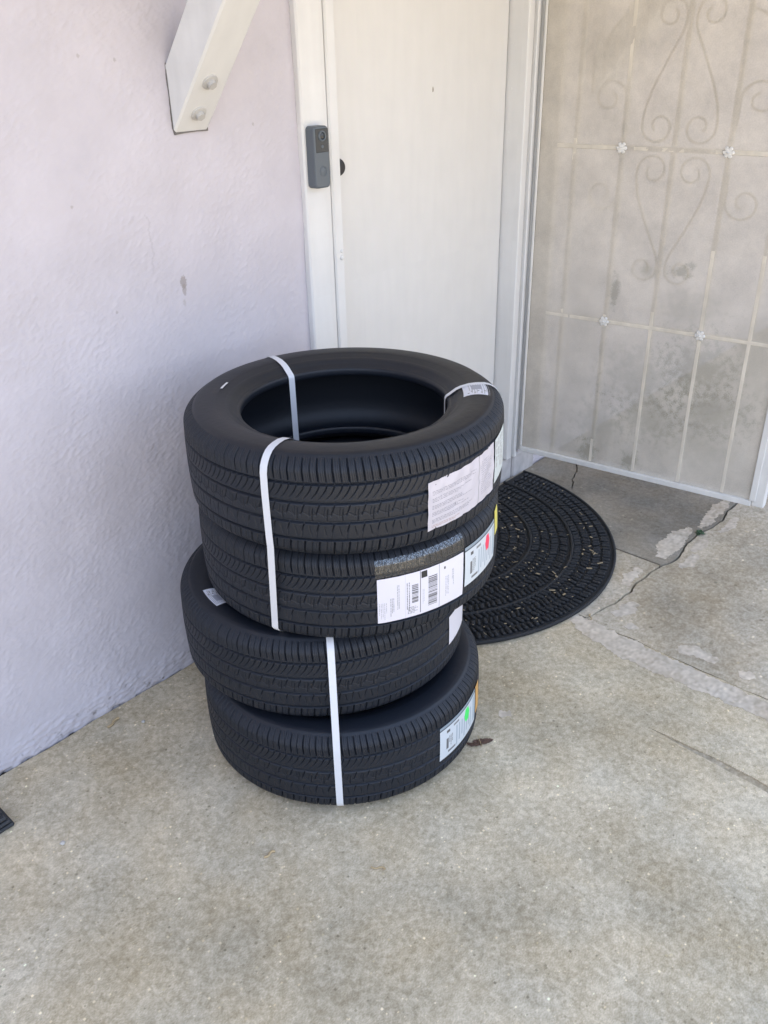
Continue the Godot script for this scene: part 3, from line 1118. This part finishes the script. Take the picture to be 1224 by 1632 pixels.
func build_tires() -> void:
	var rub := mat(lin(0.0065, 0.0095, 0.0165), 0.55, 0.5)
	bumpy(rub, 0.12, 0.04, 5.0, 33)
	var side := mat(lin(0.0065, 0.0095, 0.0165), 0.50, 0.5)
	bumpy(side, 0.03, 0.03, 3.0, 35)
	var texts := ["topmost black tire of the stack, crumpled white label on its tread", "second black tire from the top, taped shipping label with barcodes on its tread", "third black tire from the top, sticking out toward the stucco wall", "bottom black tire resting on the concrete, label with bright green dot"]
	# sidewall, upper: fine moulded rings, rim guard near the bead
	var prof := PackedVector2Array()
	for q in [[0.3150, 0.0985], [0.3125, 0.1008], [0.3100, 0.1024], [0.3088, 0.1036], [0.3055, 0.1048], [0.3040, 0.1049], [0.3030, 0.1056], [0.2980, 0.1062], [0.2900, 0.1068], [0.2820, 0.1069], [0.2740, 0.1065], [0.2660, 0.1055], [0.2650, 0.1046], [0.2600, 0.1034], [0.2500, 0.1000], [0.2460, 0.0985], [0.2450, 0.0990], [0.2400, 0.0965], [0.2370, 0.0943], [0.2360, 0.0928], [0.2320, 0.0898], [0.2290, 0.0872], [0.2280, 0.0876], [0.2240, 0.0845]]:
		prof.append(Vector2(q[0], q[1]))
	var low := PackedVector2Array()
	for q in prof:
		low.append(Vector2(q.x, -q.y))
	var bead := PackedVector2Array([Vector2(0.2240, 0.0845), Vector2(0.2210, 0.0836), Vector2(0.2180, 0.0812), Vector2(0.2166, 0.0775), Vector2(0.2168, 0.0705), Vector2(0.2180, 0.0660), Vector2(0.2210, 0.0650)])
	var bead_low := PackedVector2Array()
	for q in bead:
		bead_low.append(Vector2(q.x, -q.y))
	var liner := PackedVector2Array()
	for q in [[0.2210, 0.0650], [0.2300, 0.0720], [0.2450, 0.0835], [0.2650, 0.0925], [0.2850, 0.0920], [0.2990, 0.0840], [0.3100, 0.0700], [0.3170, 0.0530], [0.3200, 0.03], [0.3205, 0.0], [0.3200, -0.03], [0.3170, -0.0530], [0.3100, -0.0700], [0.2990, -0.0840], [0.2850, -0.0920], [0.2650, -0.0925], [0.2450, -0.0835], [0.2300, -0.0720], [0.2210, -0.0650]]:
		liner.append(Vector2(q[0], q[1]))
	var m_tread := tread_mesh()
	var m_up := lathe(prof, 200)
	var m_low := lathe(low, 200, true)
	var m_b1 := lathe(bead, 200)
	var m_b2 := lathe(bead_low, 200, true)
	var m_in := lathe(liner, 160)
	var proto: Node3D
	for i in 4:
		var t: Node3D
		if i == 0:
			t = thing("tire", texts[3], "tire", tire_at[0] + Vector3(0, HALF, 0), 0, "stacked new tires")
			part("tread", m_tread, rub, t)
			part("sidewall", m_up, side, t)
			part("sidewall", m_low, side, t)
			part("bead", m_b1, side, t)
			part("bead", m_b2, side, t)
			part("inner_liner", m_in, side, t)
			proto = t
		else:
			t = proto.duplicate()
			t.name = numbered("tire")
			add_child(t)
			t.position = tire_at[i] + Vector3(0, HALF, 0)
			t.set_meta("label", texts[3 - i])
		tires.append(t)
	for i in 4:
		(tires[i].get_node("tread") as Node3D).rotation.y = [0.0, 0.04, 0.07, 0.02][i]
	stick_labels()

# sheet of paper wrapped on the tread between two angles (degrees) and two heights; shear lifts its right end
func wrap_sheet(t: Node3D, called: String, a0: float, a1: float, y0: float, y1: float, m: Material, off := 0.0012, shear := 0.0, rough := 0.0, fixed := false) -> MeshInstance3D:
	var nu := 34
	var nv := 12
	var f := FastNoiseLite.new()
	f.seed = int(a0 * 7)
	f.frequency = 30.0
	var P := PackedVector3Array()
	for j in nv:
		for i in nu:
			var u := float(i) / (nu - 1)
			var th := deg_to_rad(lerpf(a0, a1, u))
			var y := lerpf(y0, y1, float(j) / (nv - 1)) + shear * (u - 0.5)
			var r := tread_r(y) + off + rough * f.get_noise_2d(th * 0.35, y)
			P.append(Vector3(r * cos(th), y, r * sin(th)))
	return part(called, grid(P, nu, nv, false, false, a1 > a0), m, t)

func sheet_mat(im: Image, rough := 0.5) -> StandardMaterial3D:
	var m := StandardMaterial3D.new()
	m.albedo_texture = ImageTexture.create_from_image(im)
	m.roughness = rough
	m.metallic_specular = 0.5
	m.texture_repeat = false
	return m

func grey(v: float) -> Color:
	return Color(v, v, v * 1.01)

# blocks of small print: rows of short dashes, running along y when upright
func print_block(im: Image, r: Rect2i, pitch: int, ink: Color, upright: bool, g: RandomNumberGenerator) -> void:
	var rows := (r.size.x if upright else r.size.y) / pitch
	for k in rows:
		var p := 0
		var end := int((r.size.y if upright else r.size.x) * g.randf_range(0.55, 1.0))
		while p < end:
			var l := g.randi_range(2, 9)
			var rr := Rect2i(r.position.x + k * pitch, r.position.y + p, maxi(1, pitch / 2), mini(l, end - p)) if upright else Rect2i(r.position.x + p, r.position.y + k * pitch, mini(l, end - p), maxi(1, pitch / 2))
			im.fill_rect(rr, ink)
			p += l + g.randi_range(1, 3)

func barcode(im: Image, r: Rect2i, along_y: bool, ink: Color, g: RandomNumberGenerator) -> void:
	var p := 0
	var end := r.size.y if along_y else r.size.x
	while p < end:
		var l := g.randi_range(1, 4)
		im.fill_rect(Rect2i(r.position.x, r.position.y + p, r.size.x, mini(l, end - p)) if along_y else Rect2i(r.position.x + p, r.position.y, mini(l, end - p), r.size.y), ink)
		p += l + g.randi_range(1, 4)

func stick_labels() -> void:
	var g := RandomNumberGenerator.new()
	g.seed = 77
	var ink := grey(0.32)
	# second tire: shipping label; x of the picture runs from the left end (126.5 deg) to the right (92 deg)
	var im := Image.create(400, 206, false, Image.FORMAT_RGB8)
	im.fill(Color(0.86, 0.85, 0.885))
	print_block(im, Rect2i(6, 112, 40, 86), 7, grey(0.68), true, g)
	print_block(im, Rect2i(52, 96, 22, 100), 6, grey(0.55), true, g)
	print_block(im, Rect2i(80, 40, 12, 150), 6, grey(0.6), true, g)
	im.fill_rect(Rect2i(114, 2, 1, 200), grey(0.72))
	print_block(im, Rect2i(120, 40, 18, 160), 9, grey(0.5), true, g)
	barcode(im, Rect2i(142, 56, 28, 84), true, grey(0.3), g)
	print_block(im, Rect2i(124, 158, 46, 38), 7, grey(0.42), false, g)
	im.fill_rect(Rect2i(178, 2, 3, 196), grey(0.38))
	im.fill_rect(Rect2i(184, 6, 27, 30), grey(0.18))
	print_block(im, Rect2i(190, 90, 10, 90), 5, grey(0.65), true, g)
	barcode(im, Rect2i(216, 40, 42, 140), true, grey(0.24), g)
	im.fill_rect(Rect2i(268, 2, 2, 200), grey(0.5))
	im.fill_rect(Rect2i(292, 22, 8, 12), grey(0.35))
	print_block(im, Rect2i(300, 70, 22, 100), 7, grey(0.62), true, g)
	print_block(im, Rect2i(335, 50, 14, 80), 6, grey(0.6), true, g)
	wrap_sheet(tires[2], "shipping_label", 126.5, 92.2, -0.053, 0.050, sheet_mat(im, 0.35), 0.0014, 0.004, 0.0006)
	# clear packing tape above it, scuffed milky along its upper edge
	var tp := Image.create(512, 128, false, Image.FORMAT_RGBA8)
	var a := noise_map(201, 0.05, 512, 128, FastNoiseLite.TYPE_SIMPLEX_SMOOTH, 4)
	var b := noise_map(202, 0.12, 512, 128, FastNoiseLite.TYPE_SIMPLEX, 3)
	for y in 128:
		for x in 512:
			var k := y * 512 + x
			var v := 0.10
			if y < 40 and a[k] + b[int(y / 3) * 512 + x] > 250:
				v = 0.16 + (b[k] / 255.0) * 0.40
			if x < 260 and y > 26 and y < 92 and b[int(y / 4) * 512 + x] > 118:
				v = maxf(v, 0.12 + a[k] / 255.0 * 0.24)
			tp.set_pixel(x, y, (Color(0.74, 0.70, 0.62, v) if y > 34 else Color(0.70, 0.76, 0.82, v)))
	var tm := sheet_mat(tp, 0.3)
	tm.transparency = BaseMaterial3D.TRANSPARENCY_ALPHA
	wrap_sheet(tires[2], "clear_tape", 127.0, 92.0, 0.0535, 0.090, tm, 0.0018, 0.004, 0.0012)
	# its neighbour: tread label with a pink spot, yellow edge strip
	var tl := func(spot: Color) -> Image:
		var q := Image.create(256, 150, false, Image.FORMAT_RGB8)
		q.fill(Color(0.79, 0.815, 0.83))
		q.fill_rect(Rect2i(0, 0, 256, 13), Color(0.55, 0.60, 0.64))
		q.fill_rect(Rect2i(0, 11, 256, 5), Color(0.25, 0.29, 0.33))
		q.fill_rect(Rect2i(36, 30, 18, 12), grey(0.32))
		q.fill_rect(Rect2i(34, 66, 12, 48), grey(0.40))
		print_block(q, Rect2i(50, 60, 26, 54), 8, grey(0.45), true, g)
		q.fill_rect(Rect2i(44, 126, 44, 9), grey(0.42))
		q.fill_rect(Rect2i(76, 26, 34, 9), grey(0.5))
		for k in 7:
			q.fill_rect(Rect2i(92 + k * 18, 44, 7, 92 - (k % 3) * 12), Color(0.60, 0.65, 0.69))
		q.fill_rect(Rect2i(226, 24, 26, 110), Color(0.66, 0.71, 0.74))
		for y in range(22, 80):
			for x in range(140, 200):
				if absf(x - 170) / 27.0 + absf(y - 50) / 44.0 * 0.6 < 0.80:
					q.set_pixel(x, y, spot)
		return q
	wrap_sheet(tires[2], "tread_label", 91.2, 68.0, -0.033, 0.060, sheet_mat(tl.call(Color(0.96, 0.25, 0.38)), 0.4), 0.0014, 0.006)
	var yellow := mat(lin(0.62, 0.55, 0.12), 0.6)
	wrap_sheet(tires[2], "label_edge", 67.8, 63.0, 0.022, 0.080, yellow, 0.0022, 0.004)
	# bottom tire: the same kind of label with a green spot, orange edge
	wrap_sheet(tires[0], "tread_label", 95.2, 67.6, -0.040, 0.056, sheet_mat(tl.call(Color(0.25, 0.92, 0.42)), 0.4), 0.0014, 0.004)
	wrap_sheet(tires[0], "label_edge", 67.3, 62.0, -0.02, 0.060, mat(lin(0.60, 0.33, 0.10), 0.6), 0.0026, 0.0)
	# topmost tire: crumpled paper under tape, a second sheet beside it
	var pm := Image.create(300, 200, false, Image.FORMAT_RGB8)
	pm.fill(Color(0.76, 0.745, 0.77))
	for k in 5:
		print_block(pm, Rect2i(14, 40 + k * 29, 190 - (k % 2) * 30, 18), 6, Color(0.56, 0.55, 0.59), false, g)
	print_block(pm, Rect2i(218, 30, 70, 150), 9, Color(0.62, 0.61, 0.65), false, g)
	pm.fill_rect(Rect2i(205, 0, 2, 200), grey(0.45))
	print_block(pm, Rect2i(14, 182, 120, 12), 6, Color(0.66, 0.58, 0.58), false, g)
	wrap_sheet(tires[3], "paper_label", 108.6, 75.0, -0.058, 0.045, sheet_mat(pm, 0.3), 0.0016, 0.018, 0.0034)
	var side := Image.create(32, 64, false, Image.FORMAT_RGB8)
	side.fill(Color(0.76, 0.79, 0.79))
	print_block(side, Rect2i(3, 5, 26, 54), 6, grey(0.62), true, g)
	wrap_sheet(tires[3], "tread_label", 73.8, 62.0, -0.036, 0.060, sheet_mat(side, 0.45), 0.0016, 0.01)
	# third tire: pale label half hidden at the side
	wrap_sheet(tires[1], "paper_label", 77.6, 60.0, -0.026, 0.050, mat(lin(0.66, 0.64, 0.68), 0.5), 0.0014, 0.0)
	# labels on sidewalls
	var sl := Image.create(128, 96, false, Image.FORMAT_RGB8)
	sl.fill(Color(0.86, 0.87, 0.90))
	print_block(sl, Rect2i(8, 8, 112, 80), 9, grey(0.66), false, g)
	sl.fill_rect(Rect2i(28, 26, 46, 40), Color(0.62, 0.63, 0.67))
	for k in 6:
		sl.fill_rect(Rect2i(84 + (k % 2) * 16, 14 + k * 12, 9, 7), grey(0.55))
	for q in [[3, 40.0, 54.5, 0.250, 0.304], [1, 186.0, 201.0, 0.255, 0.290]]:
		var P := PackedVector3Array()
		for j in 8:
			for i in 8:
				var th := deg_to_rad(lerpf(q[1], q[2], i / 7.0))
				var r: float = lerpf(q[3], q[4], j / 7.0)
				var y := 0.1079 - 7.0 * pow(maxf(0.0, 0.282 - r), 2.0) - 7.0 * pow(maxf(0.0, r - 0.284), 2.0)
				P.append(Vector3(r * cos(th), y, r * sin(th)))
		part("sidewall_label", grid(P, 8, 8, false, false, false), sheet_mat(sl, 0.4), tires[q[0]])
	# small white mark near the bead of the topmost tire
	var P2 := PackedVector3Array()
	for j in 2:
		for i in 6:
			var th := deg_to_rad(lerpf(-125.0, -117.0, i / 5.0))
			var r := lerpf(0.2625, 0.2675, float(j))
			P2.append(Vector3(r * cos(th), 0.1066, r * sin(th)))
	part("white_mark", grid(P2, 6, 2), mat(lin(0.75, 0.75, 0.75), 0.6), tires[3])

func build_straps() -> void:
	var m := mat(lin(0.70, 0.71, 0.74), 0.35)
	var strap := func(base: Node3D, top: Node3D, deg: float, deg_low: float, w: float, label: String) -> void:
		# the loop in the radial plane: up through the hole, over the upper sidewall, down the tread, under
		var loop := []
		var up := [[0.2140, -0.107], [0.2140, 0.074], [0.2148, 0.080], [0.2180, 0.0845], [0.2240, 0.0885], [0.2380, 0.0985], [0.2480, 0.1028], [0.2660, 0.1072], [0.2850, 0.1083], [0.3000, 0.1075], [0.3110, 0.1045], [0.3200, 0.0990], [0.3280, 0.0910], [0.3340, 0.082], [0.3372, 0.07], [0.3385, 0.03]]
		var e := Vector3(cos(deg_to_rad(deg)), 0, sin(deg_to_rad(deg)))
		var top_out := (top.position - base.position).dot(e) > 0.0
		# taut between the tire that stands out and the far shoulder of the other
		var tail := [[0.3385, 0.0], [0.3382, -0.06], [0.3372, -0.085]]
		for q in up + (tail if top_out else []):
			loop.append([top, q[0], q[1]])
		var down := up + ([] if top_out else tail)
		if top_out:
			down = up.slice(0, -2)
		for i in down.size():
			var q: Array = down[down.size() - 1 - i]
			loop.append([base, q[0], -q[1]])
		if not top_out:
			loop.remove_at(up.size() - 1)
			loop.remove_at(up.size() - 2)
		var P := PackedVector3Array()
		for k in 2:
			for q in loop:
				var th := deg_to_rad(deg if q[0] == top else deg_low)
				var t: Node3D = q[0]
				var c := t.position + Vector3(q[1] * cos(th), q[2], q[1] * sin(th))
				P.append(c + Vector3(-sin(th), 0, cos(th)) * (w * (k - 0.5)))
		var o := part(numbered("strap"), grid(P, loop.size(), 2, true), m, self)
		tag(o, label, "strap", "white straps that bind the tires in pairs")
	strap.call(tires[2], tires[3], 161.0, 163.5, 0.0150, "white plastic strap down the front of the two upper tires")
	strap.call(tires[2], tires[3], -79.0, -79.0, 0.0150, "white plastic strap over the topmost tire's wall side, seen inside its hole")
	strap.call(tires[2], tires[3], 41.5, 41.5, 0.0130, "white plastic strap over the topmost tire beside its small sidewall label")
	strap.call(tires[0], tires[1], 131.0, 137.0, 0.0150, "white plastic strap binding the two lower tires")

# ---------------------------------------------------------------- small things
func build_small_things() -> void:
	var g := RandomNumberGenerator.new()
	g.seed = 91
	# ribbed rubber block by the wall, its end in view
	var block := thing("rubber_block", "end of a black ribbed rubber block by the foot of the wall", "rubber block", Vector3(0.20, 0.0, 0.10))
	var rub := mat(lin(0.035, 0.037, 0.04), 0.7)
	for k in 5:
		var s := Shape.new()
		var inset := [0.0, 0.004, 0.010, 0.020, 0.036][k] as float
		s.box(Vector3(0, k * 0.0115 + 0.0005, inset * 0.4), Vector3(0.222 - inset, k * 0.0115 + 0.010, 0.075 - inset * 0.5), 0.003)
		part("rib", s.mesh(), rub, block)
	var core := Shape.new()
	core.box(Vector3(0.002, 0.002, 0.012), Vector3(0.178, 0.055, 0.058), 0.002)
	part("core", core.mesh(), rub, block)
	var cap := SphereMesh.new()
	cap.radius = 0.006
	cap.height = 0.008
	part("stud", cap, mat(lin(0.7, 0.7, 0.68), 0.4), block, Vector3(0.172, 0.0575, 0.040))
	part("stud", cap, mat(lin(0.7, 0.7, 0.68), 0.4), block, Vector3(0.174, 0.0575, 0.056))
	# dry twigs and chips
	var straw := mat(lin(0.48, 0.36, 0.20), 0.85)
	var twig := func(label: String, at: Vector3, l: float, w: float, turn: float, m: Material) -> void:
		var pts := PackedVector3Array()
		for i in 6:
			var t := i / 5.0 - 0.5
			pts.append(Vector3(t * l, w + 0.0006 * sin(i * 2.1), 0.003 * sin(i * 1.3)))
		var o := part(numbered("twig"), tube(pts, w, 5), m, self, at, Basis(Vector3.UP, turn))
		tag(o, label, "twig")
	twig.call("dry tan twig lying close to the foot of the stucco wall", Vector3(0.746, 0.001, 0.052), 0.040, 0.0034, 0.25, straw)
	twig.call("dry tan twig on bare concrete in front of the bottom tire", Vector3(0.743, 0.001, 0.658), 0.026, 0.0028, -0.2, straw)
	twig.call("thin straw piece on open concrete, alone and away from the wall", Vector3(0.870, 0.001, 0.853), 0.030, 0.0018, -1.0, straw)
	twig.call("short tan twig on the concrete beside the pale smear by the mat", Vector3(1.93, 0.003, 0.725), 0.030, 0.0018, 0.6, straw)
	# brown crumbled leaf beside the bottom tire
	var leaf := thing("dead_leaf", "crumbled reddish brown leaf on the concrete beside the bottom tire", "leaf", Vector3(1.300, 0.002, 0.792))
	var brown := mat(lin(0.115, 0.065, 0.045), 0.85)
	for k in 9:
		var s := Shape.new()
		var c := Vector3(g.randf_range(-0.022, 0.022), g.randf_range(0.001, 0.004), g.randf_range(-0.016, 0.016))
		var b := Basis.from_euler(Vector3(g.randf_range(-0.35, 0.35), g.randf_range(0, TAU), g.randf_range(-0.35, 0.35)))
		var o := PackedVector3Array()
		for i in 6:
			var t := TAU * i / 6
			o.append(c + b * Vector3(cos(t) * g.randf_range(0.006, 0.015), g.randf_range(-0.001, 0.001), sin(t) * g.randf_range(0.004, 0.009)))
		s.prism(o, b * Vector3(0, 0.0007, 0))
		part("fragment", s.mesh(), brown, leaf)
	var st := Shape.new()
	st.box(Vector3(-0.02, 0.005, -0.001), Vector3(0.018, 0.0064, 0.0005), 0.0005, Transform3D(Basis(Vector3.UP, 0.9), Vector3.ZERO))
	part("stem", st.mesh(), straw, leaf)
	# weed in the crack
	var weed := thing("weed", "tiny green weed growing in the crack of the concrete", "weed", Vector3(2.603, -0.004, 0.752))
	var green := mat(lin(0.045, 0.085, 0.035), 0.7)
	for k in 15:
		var t := TAU * k / 15 + g.randf_range(-0.2, 0.2)
		var l := g.randf_range(0.010, 0.024)
		var up := g.randf_range(0.006, 0.020)
		var e := Vector3(cos(t), 0, sin(t))
		var sd := Vector3(-sin(t), 0, cos(t)) * l * 0.26
		var s := Shape.new()
		var a := Vector3(0, 0.004, 0)
		var mid := e * l * 0.55 + Vector3(0, up, 0)
		var tip := e * l + Vector3(0, up * 0.7, 0)
		s.tri(a, mid + sd, mid, Vector3.UP)
		s.tri(a, mid - sd, mid, Vector3.UP)
		s.tri(mid, mid + sd, tip, Vector3.UP)
		s.tri(mid, mid - sd, tip, Vector3.UP)
		part("leaf", s.mesh(), green, weed)
	# pale pebbles
	var stone := mat(lin(0.55, 0.52, 0.47), 0.9)
	var peb := func(label: String, at: Vector3, r: float) -> void:
		var P := PackedVector3Array()
		for j in 6:
			var f := -PI / 2 + PI * j / 5.0
			for i in 9:
				var t := TAU * i / 9
				var k := r * (1.0 + 0.18 * sin(i * 2.3 + j))
				P.append(Vector3(cos(t) * cos(f) * k, sin(f) * r * 0.55, sin(t) * cos(f) * k))
		var o := part(numbered("pebble"), grid(P, 9, 6, true), stone, self, at + Vector3(0, r * 0.5, 0))
		tag(o, label, "pebble")
	peb.call("pale pebble on the concrete near the ribbed rubber block", Vector3(0.466, 0.0, 0.300), 0.006)
	peb.call("tiny pale chip of stone on concrete between the wall and the twig", Vector3(0.80, 0.0, 0.105), 0.005)
